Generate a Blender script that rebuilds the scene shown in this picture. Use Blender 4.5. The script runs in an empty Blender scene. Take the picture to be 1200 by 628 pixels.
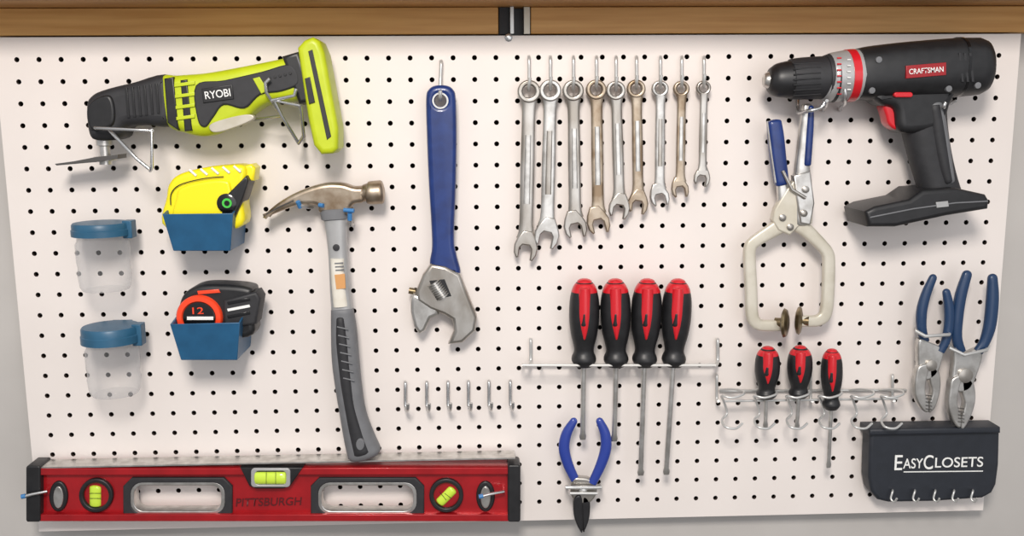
import bpy, math, random
from mathutils import Matrix, Vector
random.seed(4)
Z0=1.45
W,H=1.2192,0.6096
CAM=Vector((-0.0501,-1.1409,0.2149+Z0)); PITCH,YAW,ROLL=0.1641,-0.037,-0.0065; F=1100.0
RM=(Matrix.Rotation(YAW,3,'Z')@Matrix.Rotation(math.pi/2-PITCH,3,'X')@Matrix.Rotation(ROLL,3,'Z'))
sc=bpy.context.scene
col=sc.collection

# photo survey -> point of the wall at stand-off h (metres) in front of the board face
def P(u,v,h=0.0):
    d=RM@Vector(((u-600)/F,(314-v)/F,-1.0))
    t=(-h-CAM.y)/d.y
    return CAM+d*t
def S(u,v,h=0.0):
    return (P(u+5,v,h)-P(u-5,v,h)).length/10

def lin(c):
    c=c/255.0
    return c/12.92 if c<=0.04045 else ((c+0.055)/1.055)**2.4
def mat(name,rgb,rough=0.5,metal=0.0,var=0.0,vscale=60.0,rgb2=None,coat=0.0,bump=0.0,stretch=None):
    m=bpy.data.materials.new(name); m.use_nodes=True
    nt=m.node_tree; b=nt.nodes['Principled BSDF']
    c=[lin(x) for x in rgb]+[1]
    b.inputs['Base Color'].default_value=c
    b.inputs['Roughness'].default_value=rough
    b.inputs['Metallic'].default_value=metal
    b.inputs['Coat Weight'].default_value=coat
    if rgb2 or var or bump:
        tc=nt.nodes.new('ShaderNodeTexCoord'); mp=nt.nodes.new('ShaderNodeMapping')
        if stretch: mp.inputs['Scale'].default_value=stretch
        n=nt.nodes.new('ShaderNodeTexNoise'); n.inputs['Scale'].default_value=vscale; n.inputs['Detail'].default_value=5
        nt.links.new(tc.outputs['Object'],mp.inputs['Vector']); nt.links.new(mp.outputs['Vector'],n.inputs['Vector'])
        if rgb2 or var:
            r=nt.nodes.new('ShaderNodeValToRGB')
            c2=[lin(x) for x in rgb2]+[1] if rgb2 else [min(1,x*(1-var)) for x in c[:3]]+[1]
            r.color_ramp.elements[0].color=c2; r.color_ramp.elements[0].position=0.36
            r.color_ramp.elements[1].color=c; r.color_ramp.elements[1].position=0.64
            nt.links.new(n.outputs['Fac'],r.inputs['Fac']); nt.links.new(r.outputs['Color'],b.inputs['Base Color'])
        if bump:
            bp=nt.nodes.new('ShaderNodeBump'); bp.inputs['Strength'].default_value=bump; bp.inputs['Distance'].default_value=0.001
            nt.links.new(n.outputs['Fac'],bp.inputs['Height']); nt.links.new(bp.outputs['Normal'],b.inputs['Normal'])
    return m
M={}
M['board']=mat('board_paint',(230,222,217),0.45,0,0,7,(225,217,212))
M['wall']=mat('wall_paint',(190,186,182),0.7,0,0,6,(182,178,174),bump=0.1)
M['dark']=mat('dark_hardboard',(58,42,34),0.9,0,0.3,40)  # brown hardboard, kept very dark so the colour carries shade inside the holes
M['pine']=mat('pine_wood',(222,172,104),0.5,0,0,9,(204,150,82),stretch=(0.6,3,14))
M['pine2']=mat('shelf_wood',(190,140,84),0.6,0,0,9,(164,116,64),stretch=(0.6,3,14))  # browner than the ledgers: shade of the shelf underside put into the colour
M['floor']=mat('floor_concrete',(120,118,114),0.8,0,0.2,8)
M['steel']=mat('tool_steel',(192,188,182),0.3,0.88,0,45,(160,153,144),stretch=(1,1,0.5))
M['steel2']=mat('brushed_steel',(212,210,206),0.32,0.88,0,70,(182,179,174))
M['rust']=mat('aged_steel',(188,174,156),0.36,0.88,0,45,(142,122,100))
M['wire']=mat('zinc_wire',(200,200,200),0.25,0.85)
M['wirew']=mat('white_wire',(200,200,198),0.3,0.5)
M['rail']=mat('pale_rail',(216,214,210),0.4,0.2)
M['bluetip']=mat('blue_vinyl_tip',(60,120,175),0.4)
M['blk']=mat('black_plastic',(25,25,27),0.42,0,0,90,(32,32,34))
M['blk2']=mat('black_rubber',(42,42,45),0.6,0,0.2,120)
M['blkg']=mat('gloss_black',(16,16,18),0.2,0,coat=0.3)
M['gry']=mat('grey_rubber',(112,113,116),0.55,0,0.12,80)
M['grylt']=mat('light_grey_fibre',(176,176,176),0.35,0.3,0.1,60)
M['red']=mat('red_plastic',(200,24,36),0.32,0,coat=0.3)
M['redl']=mat('red_anodised',(178,24,32),0.3,0.3,0,30,(158,18,26),coat=0.4)
M['reddk']=mat('dark_red_print',(84,12,18),0.5)
M['redn']=mat('nameplate_red',(150,22,30),0.4)
M['lime']=mat('lime_plastic',(190,204,34),0.4,0,0,40,(180,194,26))
M['vial']=mat('vial_fluid',(200,228,70),0.15,0,coat=0.5)
M['blu']=mat('navy_vinyl',(24,52,116),0.35,0,0,60,(18,42,100),coat=0.2)
M['blu2']=mat('blue_vinyl',(38,60,145),0.35,0,coat=0.2)
M['blu3']=mat('teal_navy_vinyl',(24,54,90),0.4,0,coat=0.2)
M['bin']=mat('blue_bin_plastic',(34,88,126),0.4,0,0,50,(30,80,116))
M['lid']=mat('lid_blue_plastic',(44,92,122),0.4,0,0,50,(38,84,112))
M['yel']=mat('yellow_plastic',(242,226,24),0.35,0,coat=0.2)
M['org']=mat('orange_red_plastic',(240,70,34),0.35,0,coat=0.2)
M['wht']=mat('white_print',(235,235,232),0.5)
M['cream']=mat('cream_enamel',(206,200,186),0.35,0.25,0,40,(192,185,168))
M['brass']=mat('aged_brass',(150,134,104),0.35,0.85,0,90,(100,86,64))
M['label']=mat('paper_label',(222,218,208),0.6,0,0,50,(212,206,192))
M['ochre']=mat('label_ochre',(206,150,92),0.6)
M['sign']=mat('charcoal_plastic',(36,40,48),0.5,0,0.15,90)
M['glow']=mat('green_print',(70,190,70),0.4)  # plain green print, gives off no light
M['tooth']=mat('jaw_shadow_steel',(96,94,92),0.5,0.7)  # dark grey steel of the blade; painted shade in jaw grooves and claw slot
def clear(name,rgb,lo,hi,rough):
    m=bpy.data.materials.new(name); m.use_nodes=True; nt=m.node_tree
    b=nt.nodes['Principled BSDF']; b.inputs['Base Color'].default_value=[lin(x) for x in rgb]+[1]; b.inputs['Roughness'].default_value=rough
    t=nt.nodes.new('ShaderNodeBsdfTransparent'); t.inputs['Color'].default_value=(0.98,0.98,0.98,1)
    fr=nt.nodes.new('ShaderNodeLayerWeight'); fr.inputs['Blend'].default_value=0.25
    mr=nt.nodes.new('ShaderNodeMapRange'); mr.inputs['To Min'].default_value=lo; mr.inputs['To Max'].default_value=hi
    nt.links.new(fr.outputs['Facing'],mr.inputs['Value'])
    mx=nt.nodes.new('ShaderNodeMixShader'); nt.links.new(mr.outputs['Result'],mx.inputs['Fac'])
    nt.links.new(t.outputs[0],mx.inputs[1]); nt.links.new(b.outputs[0],mx.inputs[2])
    nt.links.new(mx.outputs[0],nt.nodes['Material Output'].inputs['Surface'])
    return m
M['clear']=clear('clear_plastic',(216,215,216),0.06,0.75,0.08)

def E(name,u,v,h=0.01):
    e=bpy.data.objects.new(name,None); e.empty_display_size=0.02; e.location=P(u,v,h); col.objects.link(e); return e
def add(name,me,parent,m,ang=35):
    for p in me.polygons: p.use_smooth=True
    if ang is not None: me.set_sharp_from_angle(angle=math.radians(ang))
    me.materials.clear(); me.materials.append(M[m] if isinstance(m,str) else m)
    o=bpy.data.objects.new(name,me); col.objects.link(o)
    if parent:
        o.parent=parent; o.matrix_parent_inverse=Matrix.Translation(-Vector(parent.location))
    return o
def tomesh(cu,mw):
    o=bpy.data.objects.new('tmp',cu); col.objects.link(o)
    dg=bpy.context.evaluated_depsgraph_get()
    me=bpy.data.meshes.new_from_object(o.evaluated_get(dg))
    me.transform(mw)
    bpy.data.objects.remove(o); return me
def cr(pts,closed=True,n=5):
    out=[];L=len(pts)
    rng=range(L) if closed else range(L-1)
    for i in rng:
        g=lambda k:(pts[k%L] if closed else pts[min(max(k,0),L-1)])
        p0,p1,p2,p3=g(i-1),g(i),g(i+1),g(i+2)
        for k in range(n):
            t=k/n
            out.append(tuple(0.5*(2*b+(c-a)*t+(2*a-5*b+4*c-d)*t*t+(-a+3*b-3*c+d)*t**3) for a,b,c,d in zip(p0,p1,p2,p3)))
    if not closed: out.append(tuple(pts[-1]))
    return out
def circ(u,v,r,n=28,ry=None):
    ry=ry or r
    return [(u+r*math.cos(2*math.pi*k/n),v+ry*math.sin(2*math.pi*k/n)) for k in range(n)]
def rrect(x0,y0,x1,y1,r,n=5):
    o=[]
    for cx,cy,a in ((x1-r,y0+r,-90),(x1-r,y1-r,0),(x0+r,y1-r,90),(x0+r,y0+r,180)):
        for k in range(n+1):
            t=math.radians(a+90*k/n); o.append((cx+r*math.cos(t),cy+r*math.sin(t)))
    return o
def plate(par,name,outer,h0,h1,m,holes=(),bev=0.001,sm=False,ang=40,br=2):
    cu=bpy.data.curves.new(name,'CURVE'); cu.dimensions='2D'; cu.fill_mode='BOTH'
    bev=min(bev,(h1-h0)/2*0.98)
    cu.bevel_depth=bev; cu.offset=-bev; cu.extrude=(h1-h0)/2-bev; cu.bevel_resolution=br
    for i,l in enumerate([outer]+list(holes)):
        if sm and i==0: l=cr(l)
        s=cu.splines.new('POLY'); s.points.add(len(l)-1); s.use_cyclic_u=True
        for k,(u,v) in enumerate(l):
            p=P(u,v,h1); s.points[k].co=(p.x,p.z,0,1)
    mw=Matrix.Translation((0,-(h0+h1)/2,0))@Matrix.Rotation(math.pi/2,4,'X')
    return add(name,tomesh(cu,mw),par,m,ang)
def wire(par,name,pts,r,m='wire',sm=False):
    if sm: pts=cr(pts,False,6)
    cu=bpy.data.curves.new(name,'CURVE'); cu.dimensions='3D'; cu.bevel_depth=r; cu.bevel_resolution=3; cu.use_fill_caps=True
    s=cu.splines.new('POLY'); s.points.add(len(pts)-1)
    for k,(u,v,h) in enumerate(pts):
        p=P(u,v,max(h,r)); s.points[k].co=(p.x,p.y,p.z,1)
    return add(name,tomesh(cu,Matrix()),par,m,60)
def loft(par,name,st,m,ex=2.0,n=28,sub=4,dome=(0,0),ang=50):
    # st: (u,v,width_px,h_center,thickness_m)
    s=cr(st,False,sub) if sub>1 else list(st)
    pts=[P(a[0],a[1],a[3]) for a in s]
    rings=[]
    def ring(c,nv,hw,ht):
        r=[]
        for k in range(n):
            t=2*math.pi*k/n; ct,stt=math.cos(t),math.sin(t)
            x=math.copysign(abs(ct)**(2/ex),ct)*hw; y=math.copysign(abs(stt)**(2/ex),stt)*ht
            r.append(c+nv*x+Vector((0,1,0))*y)
        return r
    N=len(s)
    for i in range(N):
        t=(pts[min(i+1,N-1)]-pts[max(i-1,0)]); t.y=0; t.normalize()
        nv=Vector((t.z,0,-t.x)); w=s[i][2]*S(s[i][0],s[i][1],s[i][3])/2; th=s[i][4]/2
        if i==0 and dome[0]:
            d=dome[0]*S(s[0][0],s[0][1],s[0][3])
            for a in (86,65,45,25): 
                q=math.radians(a); rings.append(ring(pts[0]-t*d*math.sin(q),nv,w*math.cos(q),th*math.cos(q)))
        rings.append(ring(pts[i],nv,w,th))
        if i==N-1 and dome[1]:
            d=dome[1]*S(s[0][0],s[0][1],s[0][3])
            for a in (25,45,65,86):
                q=math.radians(a); rings.append(ring(pts[i]+t*d*math.sin(q),nv,w*math.cos(q),th*math.cos(q)))
    vs=[v for r in rings for v in r]; fs=[]
    for i in range(len(rings)-1):
        for k in range(n):
            a=i*n+k;b=i*n+(k+1)%n
            fs.append((a,b,b+n,a+n))
    fs.append(tuple(range(n))[::-1]); L=(len(rings)-1)*n; fs.append(tuple(range(L,L+n)))
    me=bpy.data.meshes.new(name); me.from_pydata(vs,[],fs)
    import bmesh
    bm=bmesh.new(); bm.from_mesh(me); bmesh.ops.recalc_face_normals(bm,faces=bm.faces); bm.to_mesh(me); bm.free()
    return add(name,me,par,m,ang)
def lathe(par,name,c,axis,prof,m,n=40,ang=40,caps=True):
    axis=Vector(axis).normalized(); a=axis.orthogonal().normalized(); b=axis.cross(a)
    vs=[];fs=[]
    for r,z in prof:
        for k in range(n):
            t=2*math.pi*k/n; vs.append(c+axis*z+a*(r*math.cos(t))+b*(r*math.sin(t)))
    for i in range(len(prof)-1):
        for k in range(n):
            p=i*n+k;q=i*n+(k+1)%n; fs.append((p,q,q+n,p+n))
    if caps:
        fs.append(tuple(range(n))[::-1]); L=(len(prof)-1)*n; fs.append(tuple(range(L,L+n)))
    me=bpy.data.meshes.new(name); me.from_pydata(vs,[],fs)
    import bmesh
    bm=bmesh.new(); bm.from_mesh(me); bmesh.ops.recalc_face_normals(bm,faces=bm.faces); bm.to_mesh(me); bm.free()
    return add(name,me,par,m,ang)
def text(par,name,s,u,v,h,wpx,hpx,m,ang=0,shear=0,off=0.004):
    cu=bpy.data.curves.new(name,'FONT'); cu.body=s; cu.align_x='CENTER'; cu.align_y='CENTER'; cu.extrude=0.01; cu.shear=shear; cu.offset=off
    me=tomesh(cu,Matrix())
    xs=[q.co.x for q in me.vertices]; ys=[q.co.y for q in me.vertices]
    k=S(u,v,h); sx=wpx*k/(max(xs)-min(xs)); sy=hpx*k/(max(ys)-min(ys))
    me.transform(Matrix.Translation((-(max(xs)+min(xs))/2,-(max(ys)+min(ys))/2,0)))
    me.transform(Matrix.Diagonal((sx,sy,0.03,1)))
    me.transform(Matrix.Translation(P(u,v,h))@Matrix.Rotation(math.pi/2,4,'X')@Matrix.Rotation(math.radians(ang),4,'Z'))
    return add(name,me,par,m,None)
def boxw(name,x0,x1,y0,y1,z0,z1,m,par=None,bev=0):
    vs=[(x,y,z) for x in(x0,x1) for y in(y0,y1) for z in(z0,z1)]
    fs=[(0,1,3,2),(4,6,7,5),(0,4,5,1),(2,3,7,6),(0,2,6,4),(1,5,7,3)]
    me=bpy.data.meshes.new(name); me.from_pydata(vs,[],fs)
    o=add(name,me,par,m,30)
    if bev:
        b=o.modifiers.new('b','BEVEL'); b.width=bev; b.segments=2
    return o

# ------------------------------------------------------------ room shell
boxw('wall_back',-2.2,2.2,0.026,0.12,0,2.6,'wall')
boxw('floor',-2.2,2.2,-2.6,0.12,-0.05,0,'floor')
# ------------------------------------------------------------ pegboard with real drilled holes
def pegboard():
    e=bpy.data.objects.new('pegboard',None); e.location=(0,0,Z0); col.objects.link(e)
    vs=[];fs=[];mi=[]
    inch=0.0254; n=16; r=0.0030; dp=0.0048
    sq=[]
    for k in range(n):
        t=2*math.pi*k/n; c,s=math.cos(t),math.sin(t); q=max(abs(c),abs(s)); sq.append((c/q*inch/2,s/q*inch/2))
    for i in range(47):
        for j in range(23):
            cx=-W/2+inch*(i+1); cz=Z0-H/2+inch*(j+1); b=len(vs)
            for k in range(n): vs.append((cx+sq[k][0],0,cz+sq[k][1]))
            for k in range(n):
                t=2*math.pi*k/n; vs.append((cx+r*math.cos(t),0,cz+r*math.sin(t)))
            for k in range(n):
                t=2*math.pi*k/n; vs.append((cx+r*math.cos(t),dp,cz+r*math.sin(t)))
            for k in range(n):
                k2=(k+1)%n
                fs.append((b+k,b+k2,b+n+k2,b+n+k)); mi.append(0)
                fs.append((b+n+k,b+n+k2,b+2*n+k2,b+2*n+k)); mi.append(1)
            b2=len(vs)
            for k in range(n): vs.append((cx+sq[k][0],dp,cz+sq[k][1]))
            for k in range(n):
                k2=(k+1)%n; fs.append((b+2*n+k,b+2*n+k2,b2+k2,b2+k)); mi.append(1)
    me=bpy.data.meshes.new('perforated_panel'); me.from_pydata(vs,[],fs)
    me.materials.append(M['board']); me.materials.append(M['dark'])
    for p,k in zip(me.polygons,mi): p.material_index=k
    o=bpy.data.objects.new('perforated_panel',me); col.objects.link(o); o.parent=e; o.matrix_parent_inverse=Matrix.Translation((0,0,-Z0))
    h=inch/2
    boxw('edge_left',-W/2,-W/2+h,0,dp,Z0-H/2,Z0+H/2,'board',e); boxw('edge_right',W/2-h,W/2,0,dp,Z0-H/2,Z0+H/2,'board',e)
    boxw('edge_top',-W/2+h,W/2-h,0,dp,Z0+H/2-h,Z0+H/2,'board',e); boxw('edge_bottom',-W/2+h,W/2-h,0,dp,Z0-H/2,Z0-H/2+h,'board',e)
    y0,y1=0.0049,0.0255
    boxw('backing',-W/2+.004,W/2-.004,0.022,y1,Z0-H/2+.004,Z0+H/2-.004,'dark',e)  # added dark sheet, its colour stands in for shade behind the holes
    boxw('spacer_l',-W/2+.003,-W/2+.011,y0,0.022,Z0-H/2+.003,Z0+H/2-.003,'dark',e)  # spacer strips, unseen, closed all round to keep light out of the gap
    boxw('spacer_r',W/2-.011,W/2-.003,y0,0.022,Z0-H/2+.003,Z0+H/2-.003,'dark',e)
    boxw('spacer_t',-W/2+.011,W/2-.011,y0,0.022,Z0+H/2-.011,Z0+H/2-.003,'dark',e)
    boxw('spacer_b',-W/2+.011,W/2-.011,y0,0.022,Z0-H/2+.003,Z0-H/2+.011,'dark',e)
    lathe(e,'screw',P(596,44,0),(0,-1,0),[(0.0048,0),(0.0046,0.0012),(0.003,0.002),(0.0005,0.0023)],'wire',20)
pegboard()
# ledger boards and shelf above
zt=Z0+H/2
zs=P(300,9,0).z
xl=P(584,20,0).x; xr=P(622,20,0).x
boxw('ledger_board',-2.0,xl,0.0,0.0255,zt+0.002,zs,'pine',bev=0.001)
boxw('ledger_board',xr,2.0,0.0,0.0255,zt+0.002,zs,'pine',bev=0.001)
boxw('shelf',-2.0,2.0,-0.10,0.0255,zs+0.0005,zs+0.02,'pine2',bev=0.001)
e=E('shelf_bracket',603,20)
boxw('rail',xl+0.001,xl+0.014,0.004,0.0255,zt+0.002,zs,'blk2',e)
boxw('strap',xl+0.014,xl+0.018,-0.004,0.0255,zt+0.002,zs,'wirew',e)
boxw('recess',xl+0.018,xr-0.008,0.02,0.0255,zt+0.002,zs,'blk',e)  # black filler, painted shade in the gap between the ledgers
boxw('strap_r',xr-0.008,xr-0.001,0.0,0.0255,zt+0.002,zs,'cream',e)

# ------------------------------------------------------------ spirit level
def level():
    e=E('spirit_level',320,580)
    w1=rrect(151,563,267,603,12); w2=rrect(371,563,491,603,12)
    plate(e,'web',[(44,552),(597,551),(597,610),(44,610)],0.010,0.026,'redl',holes=[w1,w2],bev=0.0006)
    plate(e,'top_flange',[(36,549),(604,548),(604,556),(36,557)],0.006,0.034,'redl',bev=0.001)
    plate(e,'bottom_flange',[(36,603),(604,603),(604,611),(36,611)],0.006,0.034,'redl',bev=0.001)
    a=P(36,549,.034).z
    x0,x1=P(36,549,.034).x,P(604,549,.034).x
    boxw('milled_edge',x0,x1,-0.033,-0.007,a-0.0005,a+0.0012,'steel2',e)
    plate(e,'end_cap',rrect(30,546,47,612,3),0.005,0.036,'blk',bev=0.002)
    plate(e,'end_cap_r',rrect(595,545,610,612,3),0.005,0.036,'blk',bev=0.002)
    for i,(a,b) in enumerate(((144,272),(364,497))):
        plate(e,'grip_%d'%i,[(a+10,560),(b-10,560),(b,570),(b,606),(a,606),(a,570)],0.009,0.030,'blk2',holes=[rrect(a+9,566,b-9,602,13)],bev=0.0015)
        plate(e,'grip_liner_%d'%i,rrect(a+8,565,b-8,603,14),0.011,0.029,'steel2',holes=[rrect(a+13,569,b-13,599,11)],bev=0.001)
    for i,c in enumerate((112,523)):
        plate(e,'vial_ring_%d'%i,circ(c,581,20),0.012,0.031,'blk',holes=[circ(c,581,15)],bev=0.0015)
        plate(e,'vial_back_%d'%i,circ(c,581,16),0.012,0.022,'gry',bev=0.001)
        if i==0: loft(e,'vial_tube',[(c,571,14,.025,.008),(c,591,14,.025,.008)],'vial',dome=(3,3))
        else: loft(e,'vial_tube_r',[(c-7,588,12,.025,.008),(c+7,574,12,.025,.008)],'vial',dome=(3,3))
        for k in(-3,3): wire(e,'vial_mark_%d_%d'%(i,k),[(c-7,581+k,.0293),(c+7,581+k,.0293)] if i==0 else [(c-5+k,577+k/3,.0293),(c+3+k,585-k/3,.0293)],0.0003,'blk')
    plate(e,'top_vial_block',[(281,548),(355,548),(340,570),(332,573),(300,573),(292,570)],0.012,0.036,'blk',bev=0.002)
    plate(e,'top_vial_bezel',rrect(294,549,340,571,4),0.03,0.038,'grylt',bev=0.001,holes=[rrect(299,552,335,568,4)])
    loft(e,'top_vial',[(300,560,15,.036,.009),(334,560,15,.036,.009)],'vial',dome=(2,2))
    for k in(312,323): wire(e,'top_mark_%d'%k,[(k,553,.0405),(k,567,.0405)],0.0003,'blk')
    text(e,'print','PITTSBURGH',315,588,0.0266,78,10,'reddk',0,0.15,0.008)
    for i,c in enumerate((68,569)):
        plate(e,'hang_slot_%d'%i,circ(c,582,11,28,18),0.02,0.029,'blk',bev=0.002)
        plate(e,'hang_plate_%d'%i,circ(c,583,6,20,13),0.026,0.0305,'steel2',bev=0.001)
    for i,(a,b) in enumerate(((26,60),(562,596))):
        wire(e,'hook_%d'%i,[(a+28,574,0.001),(a+28,576,.037),(a+12,579,.041),(a+1,582,.043)],0.0018,'wire')
        wire(e,'hook_tip_%d'%i,[(a+4,581,.0425),(a-1,582,.0435)],0.0028,'bluetip')
level()

# ------------------------------------------------------------ hammer
def hammer():
    e=E('claw_hammer',395,300)
    plate(e,'head',[(307,256),(320,242),(338,230),(358,221),(380,215),(400,215),(414,219),(426,221),(426,236),(416,239),(411,243),(409,252),(376,250),(372,242),(362,240),(345,242),(328,248)],0.018,0.040,'rust',bev=0.005,sm=True,br=4)
    wire(e,'claw_slot',[(312,251,.0395),(326,243,.0405),(344,235,.0408)],0.0009,'tooth')
    loft(e,'neck',[(404,228,20,.029,.022),(424,227,19,.029,.022),(429,226,21,.029,.024),(433,226,27,.029,.029),(447,225,28,.029,.029)],'rust',dome=(0,4))
    loft(e,'handle_shaft',[(393,246,30,.029,.024),(394,262,27,.029,.022),(396,292,23,.029,.02),(399,340,24,.029,.021),(402,372,26,.029,.022)],'grylt',ex=2.6)
    loft(e,'shaft_collar',[(392,245,34,.029,.026),(393,256,32,.029,.026)],'gry',ex=3,dome=(2,2))
    loft(e,'label',[(396,302,17,.0315,.0205),(397,330,17,.0315,.021),(400,358,18,.0315,.0215)],'label',ex=3)
    plate(e,'label_patch',[(392,322),(404,321),(405,338),(394,339)],0.04,0.0427,'ochre',bev=0.0004)
    for k in range(3): plate(e,'label_line_%d'%k,[(392+k*.6,308+k*4),(402+k*.6,307.5+k*4),(402+k*.6,309+k*4),(392+k*.6,309.5+k*4)],0.04,0.0424,'gry',bev=0.0001)
    lathe(e,'shaft_mark',P(394,290,.0395),(0,-1,0),[(.004,-.001),(.004,.0008),(.003,.001)],'blk2',18)
    loft(e,'grip',[(401,362,26,.029,.025),(403,385,30,.029,.027),(405,420,32,.029,.029),(409,455,31,.029,.028),(414,485,31,.029,.028),(421,512,36,.029,.030),(427,530,40,.029,.031)],'gry',ex=2.5,dome=(3,9))
    loft(e,'grip_inlay',[(400,372,12,.032,.024),(402,400,17,.032,.027),(406,440,17,.032,.027),(411,475,15,.032,.027),(419,508,20,.032,.028),(425,528,24,.032,.029)],'blk2',ex=2.5,dome=(4,4))
    plate(e,'grip_hole_rim',circ(422,521,5,16,7),0.04,0.0475,'gry',bev=0.001)
    for i in range(7):
        v=385+i*10; c=401+i*1.2
        wire(e,'grip_rib_%d'%i,[(c-6,v-2,.0452),(c+7,v+1,.0452)],0.0009,'gry')
    wire(e,'tip_0',[(352,243,.044),(349,236,.048)],0.0028,'bluetip'); wire(e,'hook_c',[(366,243,0.0),(360,243,.042),(352,241,.046)],0.0018)
    wire(e,'tip_1',[(410,258,.046),(410,250,.048)],0.0028,'bluetip'); wire(e,'hook_d',[(414,262,0.0),(412,264,.042),(410,256,.046)],0.0018)
    wire(e,'tip_2',[(403,246,.046),(415,247,.048)],0.0026,'bluetip'); wire(e,'tip_3',[(374,240,.046),(379,241,.048)],0.0026,'bluetip')
hammer()

# ------------------------------------------------------------ adjustable wrench
def adj():
    e=E('adjustable_wrench',518,250)
    plate(e,'handle',[(499,116),(502,105),(510,100),(523,100),(531,105),(534,116),(535,160),(534,220),(532,280),(535,300),(539,322),(520,319),(504,312),(506,290),(505,260),(502,210),(500,160)],0.012,0.028,'blu',holes=[circ(516,118,7)],bev=0.006,sm=True,br=4)
    plate(e,'head',[(505,309),(522,312),(539,321),(547,342),(559,372),(557,388),(542,402),(525,404),(532,388),(530,375),(520,369),(504,363),(489,353),(487,342),(495,323)],0.010,0.030,'steel',bev=0.004)
    plate(e,'movable_jaw',[(484,344),(496,348),(512,360),(514,369),(505,373),(498,388),(491,392),(485,383),(481,366),(481,352)],0.011,0.029,'steel2',bev=0.004)
    plate(e,'worm_slot',[(503,329),(521,327),(529,347),(511,351)],0.027,0.0303,'blk',bev=0.0005)
    a=P(508,331,.029);b=P(520,349,.029)
    prof=[]
    L=(b-a).length
    for k in range(8):
        z=L*k/8; prof+= [(0.0085,z),(0.0085,z+L/24),(0.0065,z+L/22),(0.0065,z+L/10)]
    lathe(e,'worm_gear',a,b-a,prof,'steel2')
    lathe(e,'worm_pin',P(483,341,.02),(-1,0,0.2),[(0.004,-0.004),(0.004,0.004)],'brass',16)
    lathe(e,'rim',P(516,118,.0275),(0,-1,0),[(0.0095,-0.001),(0.0095,0.001),(0.0075,0.001),(0.0075,-0.001)],'wirew',24,caps=False)
    wire(e,'hook',[(517,72,0.0),(517,74,.008),(516,95,.010),(516,108,.014),(516,117,.024),(516,113,.036),(516,106,.038)],0.0022,'wirew',True)
adj()

# ------------------------------------------------------------ combination wrenches
def cw(xt,yt,rt,xb,yb,R,ws,tip,ang,m):
    e=E('combination_wrench',(xt+xb)/2,(yt+yb)/2)
    plate(e,'ring_end',circ(xt,yt,rt),0.011,0.011+rt*.0008,m,holes=[circ(xt,yt,rt*0.56,12)],bev=0.0018)
    ca,sa=math.cos(math.radians(ang)),math.sin(math.radians(ang))
    pts=[(-.4,-1.5),(-.85,-.75),(-1.05,-.1),(-1.0,.6),(-.72,1.05),(-.52,.95),(-.52,.1),(-.3,-.2),(.3,-.2),(.52,.1),(.52,1.15),(.78,1.15),(1.05,.6),(1.1,-.1),(.85,-.75),(.4,-1.5)]
    o=[(xb+R*(x*ca-y*sa),yb+R*(x*sa+y*ca)) for x,y in pts]
    plate(e,'open_end',o,0.012,0.012+R*.00065,m,bev=0.0016,sm=False)
    L=math.hypot(xb-xt,yb-yt); ux,uy=(xb-xt)/L,(yb-yt)/L
    q=lambda d:(xt+ux*d,yt+uy*d)
    th=rt*.0006
    st=[(*q(rt*.8),ws*1.25,.016,th),(*q(rt*1.8),ws*.95,.016,th*.85),(*q(L*.5),ws,.016,th*.8),(*q(L-R*2),ws*1.0,.016,th*.85),(*q(L-R*.9),ws*1.4,.016,th)]
    loft(e,'shank',st,m,ex=3.2)
    wp=[(*q(L*.28),ws*.45,.016+th*.1,th*.82),(*q(L*.72),ws*.5,.016+th*.1,th*.82)]
    loft(e,'embossed_panel',wp,'steel2' if m!='steel2' else 'steel',ex=4,sub=1)
    wire(e,'hook',[(xt,66,0.0),(xt,70,.008),(xt,yt-14,.009),(xt,yt-3,.012),(xt,yt-1,.020),(xt,yt-7,.029),(xt+1,yt-16,.031)],0.0020,'wirew',True)
for d in ((620,107,13.5,616,290,13,16.5,0,8,'steel'),(645,106,13,641,275,13.5,16,0,12,'steel2'),(672,106,12.5,674,265,12.5,14.5,0,-12,'steel'),
          (699,105,12,701,260,12.5,14,0,-14,'rust'),(722,106,11.5,726,243,11.5,13,0,10,'steel'),(746,104,11,748,238,11,12.5,0,8,'rust'),
          (774,104,10,773,230,10.5,11.5,0,-14,'steel2'),(799,104,9.5,797,221,9.5,10.5,0,-10,'rust'),(825,103,8.8,823,208,9,9,0,10,'steel')):
    cw(*d)

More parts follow.
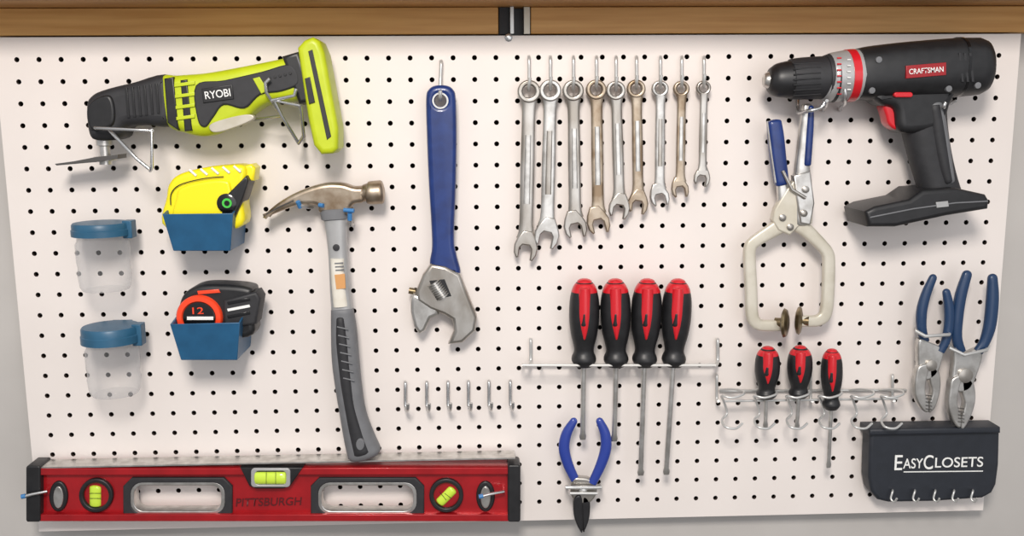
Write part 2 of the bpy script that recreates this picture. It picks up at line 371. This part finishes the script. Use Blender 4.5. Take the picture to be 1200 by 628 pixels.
# ------------------------------------------------------------ cordless drill
def drill():
    e=E('cordless_drill',1080,120)
    hc=.046
    loft(e,'motor_housing',[(1003,87,58,hc,.058),(1020,86,62,hc,.062),(1060,83,65,hc,.066),(1110,80,67,hc,.068),(1143,78,65,hc,.066)],'blk',ex=2.5,dome=(0,17))
    loft(e,'rear_cap',[(1118,79,68,hc,.0688),(1121,79,68,hc,.0688)],'blkg',ex=2.5)
    loft(e,'clutch_collar',[(968,91,50,hc,.050),(973,91,56,hc,.056),(1000,88,59,hc,.059),(1005,88,57,hc,.057)],'grylt',ex=2)
    loft(e,'clutch_red_band',[(990,89,60,hc,.0605),(999,88.5,60.5,hc,.061)],'red',ex=2)
    loft(e,'clutch_black_band',[(966,91.5,52,hc,.052),(976,91,57,hc,.057)],'blk2',ex=2)
    for k in range(7):
        v=68+k*7; hh=hc+.0295*math.sqrt(max(0,1-((v-89)/29.5)**2))
        wire(e,'clutch_mark_%d'%k,[(981,v,hh-.0005),(986,v,hh-.0003)],0.0009,'red')
    for k in range(6):
        v=70+k*7; hh=hc+.0305*math.sqrt(max(0,1-((v-88)/30.5)**2))
        wire(e,'clutch_num_%d'%k,[(993,v,hh-.0003),(997,v,hh-.0003)],0.0007,'wht')
    loft(e,'chuck_sleeve',[(926,93,46,hc,.045),(940,92,48,hc,.048),(966,91,49,hc,.049)],'blk2',ex=2,dome=(3,0))
    loft(e,'chuck_front',[(903,94,30,hc,.030),(910,94,38,hc,.038),(928,93,44,hc,.044)],'blk',ex=2,dome=(4,0))
    loft(e,'chuck_nose',[(896,94,16,hc,.016),(904,94,22,hc,.022)],'steel2',ex=2,dome=(2,0))
    for k in range(7):
        v=74+k*6.2; hh=hc+.0235*math.sqrt(max(0,1-((v-92)/25)**2))+.0006
        wire(e,'chuck_rib_%d'%k,[(930,v+1,hh-.0012),(962,v-1,hh)],0.0009,'blk')
    plate(e,'nameplate',[(1062,77),(1109,73),(1109,88),(1062,92)],0.070,0.0805,'redn',bev=0.0006)
    text(e,'name_print','CRAFTSMAN',1085.5,82.5,0.081,40,6,'wht',4)
    for k in range(5):
        plate(e,'vent_%d'%k,[(1124+k*6,62),(1127+k*6,62),(1130+k*6,96),(1127+k*6,96)],0.06,0.0795-(.0012*k if k>2 else 0),'blk2',bev=0.0005)
    plate(e,'direction_switch',rrect(1048,108,1070,114,3),0.06,0.072,'red',bev=0.001)
    for i,(u,v) in enumerate(((1030,70),(1022,106),(1112,104),(1146,100))): lathe(e,'case_screw_%d'%i,P(u,v,.0765 if i!=1 else .073),(0,-1,0),[(.0035,-.004),(.0035,.0006),(.002,.0008)],'gry',14)
    plate(e,'handle_top',[(1030,108),(1118,100),(1116,122),(1102,150),(1058,155),(1050,128),(1034,122)],hc-.021,hc+.021,'blk',bev=0.009,sm=True,br=4)
    loft(e,'handle',[(1082,108,60,hc,.042),(1080,128,56,hc,.040),(1083,150,50,hc,.040),(1090,185,46,hc,.039),(1098,215,44,hc,.039),(1102,236,50,hc,.042)],'blk2',ex=2.4)
    loft(e,'handle_panel',[(1090,122,22,hc+.004,.037),(1095,155,24,hc+.004,.0365),(1101,190,22,hc+.004,.036),(1106,212,18,hc+.004,.035)],'gry',ex=2.4,dome=(5,5))
    loft(e,'handle_panel_core',[(1089,124,18,hc+.005,.037),(1094,155,20,hc+.005,.0365),(1100,190,18,hc+.005,.036),(1105,212,14,hc+.005,.035)],'blk2',ex=2.4,dome=(4,4))
    plate(e,'trigger',[(1036,123),(1048,121),(1056,124),(1058,150),(1050,152),(1042,146),(1039,136)],hc-.010,hc+.012,'red',bev=0.003,sm=True)
    plate(e,'battery_foot',[(1014,248),(1026,242),(1066,234),(1082,223),(1120,220),(1156,228),(1160,235),(1159,245),(1110,253),(1050,266),(1018,266)],0.012,0.080,'blk',bev=0.005,br=3)
    plate(e,'foot_seam',[(1020,254),(1070,244),(1120,237),(1158,235),(1158,236.5),(1120,238.5),(1070,245.5),(1020,255.5)],0.078,0.081,'gry',bev=0.0003)
    plate(e,'foot_label',[(1097,237),(1111,235.5),(1112,242),(1098,243.5)],0.078,0.0815,'grylt',bev=0.0003)
    wire(e,'hook',[(1120,118,0),(1112,122,.02),(1106,126,.07),(1108,120,.075)],0.002,'wire',True)
    wire(e,'hook_front',[(985,130,0),(985,126,.02),(990,122,.06),(991,114,.08),(990,104,.0815)],0.002,'wire',True)
    wire(e,'hook_front_b',[(965,130,0),(965,128,.02),(968,124,.06),(969,118,.074)],0.002,'wire',True)
drill()

# ------------------------------------------------------------ oscillating multi tool
def multitool():
    e=E('oscillating_multi_tool',250,120)
    plate(e,'gear_head',[(98,124),(104,112),(118,105),(150,97),(196,89),(200,144),(168,147),(146,149),(138,162),(112,165),(101,157)],0.016,0.064,'blk2',bev=0.012,sm=True,br=4)
    plate(e,'head_cap',[(101,128),(110,116),(128,112),(134,130),(130,148),(106,152)],0.05,0.067,'blk',bev=0.003,sm=True)
    for k in range(6):
        plate(e,'vent_%d'%k,[(146+k*7,103-k),(149+k*7,103-k),(152+k*7,138-k),(149+k*7,138-k)],0.06,0.0652,'blk',bev=0.0004)
    plate(e,'body',[(186,92),(205,88),(240,85),(290,76),(335,67),(350,65),(362,108),(346,118),(318,120),(300,128),(280,144),(258,153),(238,160),(214,156),(192,144)],0.020,0.066,'lime',bev=0.012,sm=True,br=4)
    plate(e,'black_band_a',[(192,92),(203,90),(209,153),(196,144)],0.06,0.0675,'blk',bev=0.0015)
    plate(e,'black_band_b',[(211,94),(219,93),(225,153),(216,154)],0.06,0.0673,'blk',bev=0.0015)
    for k in range(4): plate(e,'lime_rib_%d'%k,[(204+k*.8,98+k*13),(228,95+k*13),(228,99+k*13),(204+k*.8,102+k*13)],0.064,0.0682,'lime',bev=0.0006)
    plate(e,'grip_panel',[(229,100),(262,94),(306,84),(340,76),(350,97),(330,107),(305,111),(286,127),(262,123),(250,137),(240,149),(231,140)],0.058,0.0685,'blk2',bev=0.002,sm=True)
    plate(e,'name_plate',[(236,104),(272,99),(274,116),(238,121)],0.066,0.0698,'blk',bev=0.0008)
    text(e,'name_print','RYOBI',255,110,0.0702,30,9,'wht',7)
    plate(e,'switch_panel',[(246,146),(268,138),(292,134),(296,140),(270,151),(250,155)],0.055,0.0675,'cream',bev=0.001,sm=True)
    plate(e,'lime_accent',[(296,92),(304,90),(314,106),(306,110)],0.067,0.0698,'lime',bev=0.0008)
    for k in range(5): plate(e,'grip_dot_%d'%k,circ(316+k*6,92-k*1.5,1.6,10),0.066,0.0695,'blk',bev=0.0003)
    plate(e,'battery_collar',[(330,66),(350,60),(368,118),(350,122)],0.018,0.068,'blk',bev=0.004)
    plate(e,'battery_foot',[(348,56),(356,47),(366,43),(374,48),(380,62),(396,150),(396,174),(390,180),(376,181),(367,170),(360,136)],0.022,0.074,'lime',bev=0.006,br=3)
    plate(e,'foot_inlay',[(361,60),(366,58),(388,160),(383,164)],0.072,0.0750,'blk2',bev=0.0006)
    plate(e,'foot_badge',[(357,92),(363,90),(369,120),(362,122)],0.072,0.0758,'blk',bev=0.0006)
    c=P(122,164,.04)
    lathe(e,'spindle',c,(0,0,-1),[(.009,-.004),(.009,.006),(.006,.007),(.006,.018),(.013,.019),(.013,.023),(.007,.024),(.007,.028)],'steel2',28)
    plate(e,'blade_edge',[(86,189),(112,184),(138,181),(138,186),(112,190),(66,194),(64,192)],0.026,0.054,'tooth',bev=0.0004)
    wire(e,'bracket_a',[(108,134,0),(109,148,.03),(112,150,.074),(178,153,.074),(178,196,.074),(176,200,.06)],0.002,'wire')
    wire(e,'bracket_b',[(108,138,.0),(128,152,.070),(160,186,.074),(175,198,.074)],0.002,'wire')
    wire(e,'bracket_c',[(178,153,0.0),(178,153,.074)],0.002,'wire')
    wire(e,'bracket_d',[(300,110,.0),(298,140,.04),(330,136,.06),(312,108,.074),(311,97,.076),(316,92,.076)],0.002,'wire',False)
    wire(e,'bracket_e',[(356,158,.0),(350,168,.05),(330,136,.072),(322,118,.075),(352,124,.080)],0.002,'wire',False)
    wire(e,'bracket_f',[(352,124,.080),(356,160,.06),(350,168,.05)],0.002,'wire',False)
    wire(e,'bracket_g',[(318,118,.075),(345,112,.077),(347,104,.077)],0.002,'wire',False)
multitool()

# ------------------------------------------------------------ bins with tapes
def binbox(name,fl,fr,br,bl,hf,topback):
    e=E(name,(fl[0]+fr[0])/2,fl[1])
    import bmesh
    A=P(*fl,hf);B=P(*fr,hf);C=P(*br,hf-.008);D=P(*bl,hf-.008)
    hb=0.004
    def back(p,dz,dx=0): return Vector((p.x+dx,-hb,p.z+dz))
    A2,B2,C2,D2=back(A,topback),back(B,topback),back(C,0.0),back(D,0.0)
    t=0.0022
    cen=(A+B+A2+B2)/4
    def ins(p,low): 
        q=p.copy(); q.x+= t if p.x<cen.x else -t; q.y+= t if p.y<cen.y else -t; q.z+= t if low else 0; return q
    o=[A,B,B2,A2,D,C,C2,D2]; i=[ins(p,k>3) for k,p in enumerate(o)]
    fs=[(0,1,5,4),(1,2,6,5),(2,3,7,6),(3,0,4,7),(4,5,6,7)]
    F=list(fs)+[tuple(x+8 for x in f)[::-1] for f in fs]+[(k,(k+1)%4,(k+1)%4+8,k+8) for k in range(4)]
    me=bpy.data.meshes.new('tray'); me.from_pydata(o+i,[],F)
    bm=bmesh.new(); bm.from_mesh(me); bmesh.ops.recalc_face_normals(bm,faces=bm.faces); bm.to_mesh(me); bm.free()
    ob=add('tray',me,e,'bin',30); b=ob.modifiers.new('b','BEVEL'); b.width=.0008; b.segments=2
    return e
binbox('hanging_storage_bin',(190,251),(273,250),(270,294),(203,294),.078,.014)
binbox('hanging_storage_bin',(199,380),(281,378),(278,422),(212,422),.078,.014)
def tape_y():
    e=E('tape_measure',240,220)
    plate(e,'case',[(194,268),(194,230),(198,214),(210,204),(236,197),(262,194),(284,194),(288,206),(284,236),(278,268)],0.022,0.062,'yel',bev=0.006,sm=True,br=3)
    plate(e,'case_step',[(206,262),(206,232),(212,220),(236,213),(262,211),(270,220),(270,262)],0.058,0.066,'yel',bev=0.003,sm=True)
    plate(e,'front_black',[(262,232),(276,218),(288,206),(291,212),(284,234),(272,262),(258,262)],0.03,0.0675,'blk',bev=0.002)
    plate(e,'nose',[(280,196),(294,192),(299,197),(297,212),(286,212)],0.025,0.055,'yel',bev=0.003)
    for k in range(5): wire(e,'rib_%d'%k,[(222+k*13,199-k*1.1,.062),(230+k*13,206-k*1.1,.063)],0.0014,'wht')
    wire(e,'case_line',[(200,240,.0645),(201,226,.0645),(212,216,.0645),(240,209,.065),(262,207,.065)],0.0006,'blk',True)
    lathe(e,'lock_disc',P(266,238,.0665),(0,-1,0),[(.011,-.002),(.011,.002),(.009,.003)],'blkg',24)
    lathe(e,'lock_mark',P(266,238,.070),(0,-1,0),[(.0055,-.001),(.0055,.0008)],'glow',20)
    lathe(e,'lock_mark_in',P(266,238,.071),(0,-1,0),[(.003,-.001),(.003,.0008)],'blkg',20)
tape_y()
def tape_b():
    e=E('tape_measure',250,360)
    plate(e,'case',[(208,396),(208,366),(214,346),(232,335),(262,334),(290,337),(296,345),(296,370),(290,396)],0.020,0.058,'blk',bev=0.006,sm=True,br=3)
    c=P(234,372,.06)
    lathe(e,'ring',c,(0,-1,0),[(.0265,-.004),(.0265,.002),(.025,.004),(.020,.004),(.0185,.002),(.0185,-.002)],'org',40)
    lathe(e,'ring_core',c,(0,-1,0),[(.0187,-.004),(.0185,.0025),(.016,.003)],'blkg',40)
    text(e,'print','12',232,364,.0635,13,8,'org',0)
    plate(e,'ring_print',[(219,371),(250,371),(250,375),(219,375)],0.0635,0.0641,'wht',bev=0.0002)
    plate(e,'nose',[(262,352),(300,342),(305,350),(300,380),(262,386)],0.03,0.062,'blk2',bev=0.003)
    for k in range(3): plate(e,'nose_rib_%d'%k,[(266,354+k*8),(292,349+k*8),(293,352+k*8),(267,357+k*8)],0.06,0.0635,'wht' if k==1 else 'blkg',bev=0.0003)
    plate(e,'orange_trim',[(231,341),(256,339),(258,343),(232,345)],0.056,0.0595,'org',bev=0.0006)
tape_b()

# ------------------------------------------------------------ jars
def jar(u,vt,vl,vb,r):
    e=E('screw_lid_jar',u,vt)
    h=.040
    c=P(u,vt,h); k=S(u,vt,h); c.z=P(u,vt+4,h).z
    R=r*k; L=(vb-vl)*k*1.0; t=(vl-vt)*k*.82
    lathe(e,'lid',c,(0,0,-1),[(.0005,0),(R*.55,0),(R*.96,.0006),(R,.0025),(R,t*.5),(R*1.03,t*.55),(R*1.03,t),(R*.9,t)],'lid',48,caps=True)
    prof=[(R*.86,t-.002),(R*.86,t+.006),(R*.93,t+.010),(R*.93,t+.03),(R*.90,t+.036),(R*.90,t+.040),(R*.93,t+.044),(R*.88,t+L*.86),(R*.80,t+L*.93),(R*.3,t+L*.94),(.001,t+L*.935)]
    lathe(e,'body',c,(0,0,-1),prof,'clear',48,ang=50,caps=False)
    boxw('clip',c.x+R*.8,c.x+R*1.14,c.y-.006,c.y+.010,c.z-t*1.25,c.z+.0015,'lid',e,bev=.001)
    boxw('mount_arm',c.x-.012,c.x+.012,c.y+R*.9,-.0005,c.z-t*.9,c.z-.002,'lid',e,bev=.001)
jar(118,256,275,346,33); jar(129,377,401,470,33)

# ------------------------------------------------------------ screwdrivers
def sd(u0,v0,u1,v1,vt,w,big=True,ut=None,L=None):
    e=E('screwdriver',u0,(v0+v1)/2)
    h=.032; k=.00105
    def q(f): return (u0+(u1-u0)*f,v0+(v1-v0)*f)
    def T(x): return w*x*k
    pr=[(0.06,.62),(.13,.84),(.25,.98),(.45,1.0),(.62,.88),(.75,.70),(.82,.66),(.88,.80),(.93,.80),(.99,.55)]
    loft(e,'handle',[(*q(f),w*x,h,T(x)) for f,x in pr],'blk',ex=2.15,dome=(w*.15,0))
    loft(e,'cap',[(*q(f),w*x,h,T(x)) for f,x in ((.035,.52),(.06,.67),(.10,.80),(.14,.88))],'red',ex=2.1,dome=(w*.13,0))
    loft(e,'inlay',[(q(f)[0],q(f)[1],w*x,h+T(.26),T(.53)*y) for f,x,y in ((.10,.38,.95),(.2,.46,1.02),(.38,.52,1.06),(.52,.40,1.0),(.66,.12,.84))],'red',ex=2.1,dome=(1,3))
    loft(e,'emblem',[(*q(.40),w*.16,h+T(.46),T(.17)),(*q(.52),w*.22,h+T(.45),T(.17))],'blk',ex=2,dome=(2,3))
    x1,y1=q(.99)
    ut=ut if ut is not None else x1
    r=3.0 if big else 2.2
    loft(e,'blade',[(x1,y1-3,r*2,h,r*.0021),(ut,vt-8,r*2,h,r*.0021),(ut,vt-4,r*2.8,h,r*.0016),(ut,vt,r*2.2,h,r*.0007)],'steel2',sub=1)
sd(685,327,684,430,515,35,True,683); sd(721,327,722,430,517,35,True,720)
sd(759,327,755,430,557,35,True,751); sd(795,327,789,430,556,34,True,781)
sd(900,407,898,467,502,28,False,897); sd(938,406,936,466,503,28,False,934); sd(975,409,974,480,548,24,False,971)
e=E('screwdriver_rack',730,427)
# slim wire frame: back wire, front wire, cross wires between the blades
wire(e,'rail_back',[(612,427,.010),(838,427,.010)],0.0014,'rail'); wire(e,'rail_front',[(612,428,.042),(838,428,.042)],0.0016,'rail')
for i,u in enumerate((612,634,668,703,738,772,806,838)):
    wire(e,'cross_%d'%i,[(u,427,.010),(u,428,.042)],0.0012,'rail')
for i,u in enumerate((622,841)):
    wire(e,'rack_hook_%d'%i,[(u,398,0),(u,400,.006),(u,422,.006),(u-2,428,.02),(u-6,428,.04)],0.0022,'wirew',True)
e=E('wire_tool_rack',950,465)
for i,u in enumerate((858,896,934,972,1010,1045)):
    wire(e,'coil_%d'%i,[(u-14,457,.006),(u,456,.020),(u+12,458,.034),(u+13,462,.046),(u,466,.050),(u-12,464,.044),(u-10,470,.030),(u-6,484,.026),(u-12,492,.034),(u-8,500,.046),(u+4,502,.048),(u+12,496,.042)],0.0015,'wirew',True)
wire(e,'rail_upper',[(843,458,.004),(1062,457,.004)],0.0018,'wirew'); wire(e,'rail_lower',[(848,470,.026),(1052,467,.026)],0.0015,'wirew')
for i,u in enumerate((840,950,1046)): wire(e,'rack_hook_%d'%i,[(u,440,0),(u,442,.006),(u,468,.006),(u+2,470,.026)],0.0018,'wirew',True)

# ------------------------------------------------------------ pliers
def pliers(name,L,Rr,wh,mh,head,jaw,mj,hc=.03,mjaw=None):
    e=E(name,(L[0][0]+Rr[0][0])/2,L[-1][1])
    loft(e,'handle_left',[(u,v,w,hc,w*.00085) for u,v,w in L],mh,dome=(wh*.45,0),ex=2.3)
    loft(e,'handle_right',[(u,v,w,hc+.003,w*.00085) for u,v,w in Rr],mh,dome=(wh*.45,0),ex=2.3)
    plate(e,'head',head,hc-.006,hc+.005,mj,bev=0.0025,sm=True,br=3)
    for i,j in enumerate(jaw): plate(e,'jaw_%d'%i,j,hc-.004-.002*i,hc+.008-.003*i,mjaw or mj,bev=0.002,sm=True,br=3)
    return e
e=pliers('needle_nose_pliers',[(672,494,9),(664,508,12),(661,525,13),(666,545,12),(676,566,10)],[(703,494,9),(709,508,12),(710,525,13),(704,545,12),(694,566,10)],11,'blu2',
  [(672,562),(682,560),(692,562),(700,570),(698,582),(690,590),(678,590),(669,580)],[[(673,585),(682,584),(683,622),(679,621),(673,606)],[(682,584),(691,586),(691,606),(686,621),(683,621)]],'steel',mjaw='blk')
wire(e,'hook_bar',[(664,570,.0),(664,571,.04),(704,571,.04),(704,570,.0)],0.0022,'wirew'); wire(e,'hook_bar_b',[(668,578,.04),(700,578,.04)],0.0018,'wirew')
lathe(e,'pivot',P(683,575,.036),(0,-1,0),[(.005,-.002),(.005,.002),(.003,.003)],'steel2',20)
def teeth(e,u,v0,v1):
    k=0; v=v0
    while v<v1:
        wire(e,'tooth_%d'%k,[(u-4,v,.0385),(u+3,v+1,.0375)],0.0006,'tooth'); v+=4; k+=1
e=pliers('slip_joint_pliers',[(1093,326,9),(1085,345,11),(1080,365,12),(1080,385,11),(1084,400,10)],[(1109,343,9),(1112,360,11),(1112,380,11),(1108,400,10),(1102,412,9)],11,'blu3',
  [(1078,398),(1092,402),(1106,410),(1104,425),(1098,440),(1086,446),(1078,436),(1076,415)],[[(1077,430),(1089,428),(1086,446),(1085,460),(1089,472),(1088,483),(1081,480),(1073,464),(1073,445)],[(1090,430),(1100,434),(1103,452),(1098,474),(1090,484),(1089,474),(1093,460),(1090,446)]],'steel2')
lathe(e,'pivot',P(1091,428,.036),(0,-1,0),[(.007,-.002),(.007,.002),(.004,.003)],'steel',20)
teeth(e,1089,463,480)
wire(e,'hook_bar',[(1074,386,0),(1074,388,.042),(1084,394,.046),(1112,392,.044),(1114,388,0)],0.0022,'wirew')
e=pliers('slip_joint_pliers',[(1133,322,11),(1126,345,13),(1122,370,13),(1121,395,12),(1126,412,11)],[(1163,326,11),(1163,350,14),(1160,380,14),(1154,400,12),(1146,412,11)],12,'blu3',
  [(1119,408),(1132,414),(1148,408),(1152,418),(1146,438),(1138,456),(1124,460),(1116,448),(1118,425)],[[(1116,445),(1128,440),(1124,458),(1123,474),(1127,488),(1126,501),(1119,497),(1112,478),(1113,460)],[(1128,442),(1140,446),(1144,465),(1140,484),(1132,500),(1127,503),(1127,490),(1131,474),(1128,460)]],'steel2')
lathe(e,'pivot',P(1131,440,.036),(0,-1,0),[(.009,-.002),(.009,.002),(.005,.003)],'steel',20)
teeth(e,1127,478,498)
wire(e,'hook_bar',[(1112,404,0),(1114,408,.042),(1130,416,.046),(1156,410,.044),(1158,404,0)],0.0022,'wirew')

# ------------------------------------------------------------ locking c-clamp
def clamp():
    e=E('locking_c_clamp',925,260)
    hc=.032
    loft(e,'handle_left',[(907,143,16,hc,.014),(909,160,18,hc,.015),(912,190,18,hc,.015),(916,215,16,hc,.014)],'blu',ex=3.5,dome=(3,3))
    wire(e,'grip_edge',[(899,142,hc+.006),(904,180,hc+.006),(909,214,hc+.006)],0.0011,'steel2',True)
    loft(e,'handle_left_steel',[(916,210,13,hc,.010),(919,235,16,hc,.011),(921,258,20,hc,.012)],'steel2',ex=3)
    loft(e,'handle_right_steel',[(945,124,12,hc,.013),(943,150,13,hc,.013),(940,190,16,hc,.013),(940,220,22,hc,.014),(938,262,16,hc,.014)],'steel2',ex=3,dome=(3,3))
    loft(e,'handle_right_grip',[(949,126,7,hc+.002,.014),(948,150,9,hc+.002,.014),(945,192,9,hc+.002,.0145)],'blu',ex=3,dome=(3,3))
    plate(e,'linkage',[(908,245),(922,222),(936,204),(950,208),(954,240),(952,262),(940,262),(926,276),(912,270),(905,258)],hc-.006,hc+.006,'cream',bev=0.002)
    plate(e,'linkage_steel',[(930,206),(950,200),(955,238),(950,264),(938,262),(934,236)],hc-.004,hc+.0085,'steel2',bev=0.002)
    wire(e,'spring_link',[(917,200,hc+.008),(928,222,hc+.010),(944,232,hc+.010)],0.0022,'steel')
    for i,(u,v) in enumerate(((917,255),(944,222),(926,266),(942,250))): lathe(e,'rivet_%d'%i,P(u,v,hc+(.0065 if i%2==0 else .009)),(0,-1,0),[(.0042,-.002),(.0042,.0015),(.0025,.0025)],'steel',18)
    loft(e,'jaw_left',[(924,258,22,hc,.010),(908,268,17,hc,.010),(884,283,14,hc,.010),(879,290,14,hc,.010),(878,302,14,hc,.010),(880,340,14,hc,.010),(881,368,14,hc,.010),(885,377,14,hc,.010),(893,381,13,hc,.010),(916,381,13,hc,.010)],'cream',ex=4,sub=3)
    loft(e,'jaw_right',[(932,260,20,hc-.001,.010),(946,271,16,hc-.001,.010),(964,289,14,hc-.001,.010),(969,296,14,hc-.001,.010),(971,306,14,hc-.001,.010),(970,345,14,hc-.001,.010),(968,364,14,hc-.001,.010),(964,372,14,hc-.001,.010),(955,376,13,hc-.001,.010),(938,376,13,hc-.001,.010)],'cream',ex=4,sub=3)
    a=P(912,378,hc);b=P(944,376,hc); ax=Vector((1,-.55,0.05))
    lathe(e,'pad_left',a,ax,[(.006,-.004),(.006,.004),(.014,.005),(.018,.007),(.0165,.010),(.010,.012),(.005,.012)],'brass',32)
    lathe(e,'pad_right',b,Vector((-1,.45,0)),[(.006,-.004),(.006,.003),(.015,.005),(.018,.007),(.016,.010),(.010,.012),(.005,.012)],'brass',32)
    wire(e,'hook',[(935,112,0),(935,126,.012),(936,132,.03),(948,130,.05),(962,126,.052),(966,120,.052)],0.0022,'wire',True)
clamp()

# ------------------------------------------------------------ six small empty peg hooks
for i,u in enumerate((475,500,525,549,573,598)):
    e=E('peg_hook',u,465)
    v=448-i*.3
    wire(e,'hook_wire',[(u,v,0),(u,v,.005),(u,v+4,.008),(u,v+24,.008),(u+1,v+31,.012),(u+2,v+34,.022),(u+3,v+31,.032),(u+3,v+25,.035)],0.0021,'wire',True)
    wire(e,'back_plate',[(u,v+2,.003),(u,v+26,.003)],0.0022,'wire')

# ------------------------------------------------------------ charcoal sign
def sign():
    e=E('key_rack_sign',1095,545)
    plate(e,'panel',[(1022,506),(1100,505),(1170,503),(1172,508),(1171,545),(1168,568),(1163,578),(1152,584),(1095,588),(1042,589),(1029,586),(1021,576),(1018,560),(1019,530),(1020,509)],0.004,0.030,'sign',bev=0.004,br=3)
    plate(e,'top_lip',[(1019,503),(1173,501),(1173,508),(1019,511)],0.004,0.036,'sign',bev=0.003)
    text(e,'brand_initial','E',1053,542,.0303,9,18,'wht')
    text(e,'brand_a','ASY',1070,543,.0303,23,12,'wht')
    text(e,'brand_b','C',1088,541.5,.0303,11,17,'wht')
    text(e,'brand_c','LOSETS',1124,541.5,.0303,56,12,'wht')
    plate(e,'underline',[(1059,552.5),(1152,551.5),(1152,552.6),(1059,553.6)],0.0295,0.0306,'wht',bev=0.0001)
    for i,u in enumerate((1046,1072,1096,1118,1140)):
        wire(e,'key_hook_%d'%i,[(u,574,.029),(u,576,.036),(u-2,584,.038),(u+2,588,.042),(u+5,584,.046)],0.0013,'wirew',True)
sign()

# ------------------------------------------------------------ light, world, camera
w=bpy.data.worlds.new('World'); sc.world=w; w.use_nodes=True
nt=w.node_tree; bg=nt.nodes['Background']; bg.inputs['Strength'].default_value=0.66
tc=nt.nodes.new('ShaderNodeTexCoord'); sx=nt.nodes.new('ShaderNodeSeparateXYZ'); rp=nt.nodes.new('ShaderNodeValToRGB')
mr=nt.nodes.new('ShaderNodeMapRange'); mr.inputs['From Min'].default_value=-1
nt.links.new(tc.outputs['Generated'],sx.inputs[0]); nt.links.new(sx.outputs['Z'],mr.inputs['Value']); nt.links.new(mr.outputs['Result'],rp.inputs['Fac'])
rp.color_ramp.elements[0].position=0.25; rp.color_ramp.elements[0].color=(0.42,0.41,0.42,1)
rp.color_ramp.elements[1].position=0.75; rp.color_ramp.elements[1].color=(0.95,0.97,1,1)
nt.links.new(rp.outputs['Color'],bg.inputs['Color'])
def area(name,loc,tgt,size,power,colr,sy=None):
    l=bpy.data.lights.new(name,'AREA'); l.energy=power; l.size=size; l.color=colr
    if sy: l.shape='RECTANGLE'; l.size_y=sy
    o=bpy.data.objects.new(name,l); o.location=loc; o.rotation_euler=(Vector(tgt)-Vector(loc)).to_track_quat('-Z','Y').to_euler(); col.objects.link(o)
area('garage_lamp',(-0.15,-1.5,Z0+0.95),(-0.05,0,Z0-0.1),0.35,26,(1,0.935,0.87))  # added key light from above for shadows under the tools, no lamp seen
area('garage_door_daylight',(0.6,-2.4,Z0+0.2),(0.0,0,Z0),1.6,11,(0.98,0.98,1))  # added broad fill to lift the board edges, no door known
cd=bpy.data.cameras.new('camera'); cd.lens=36*F/1200; cd.sensor_width=36
co=bpy.data.objects.new('camera',cd); co.matrix_world=Matrix.Translation(CAM)@RM.to_4x4(); col.objects.link(co); sc.camera=co
sc.view_settings.view_transform='Standard'
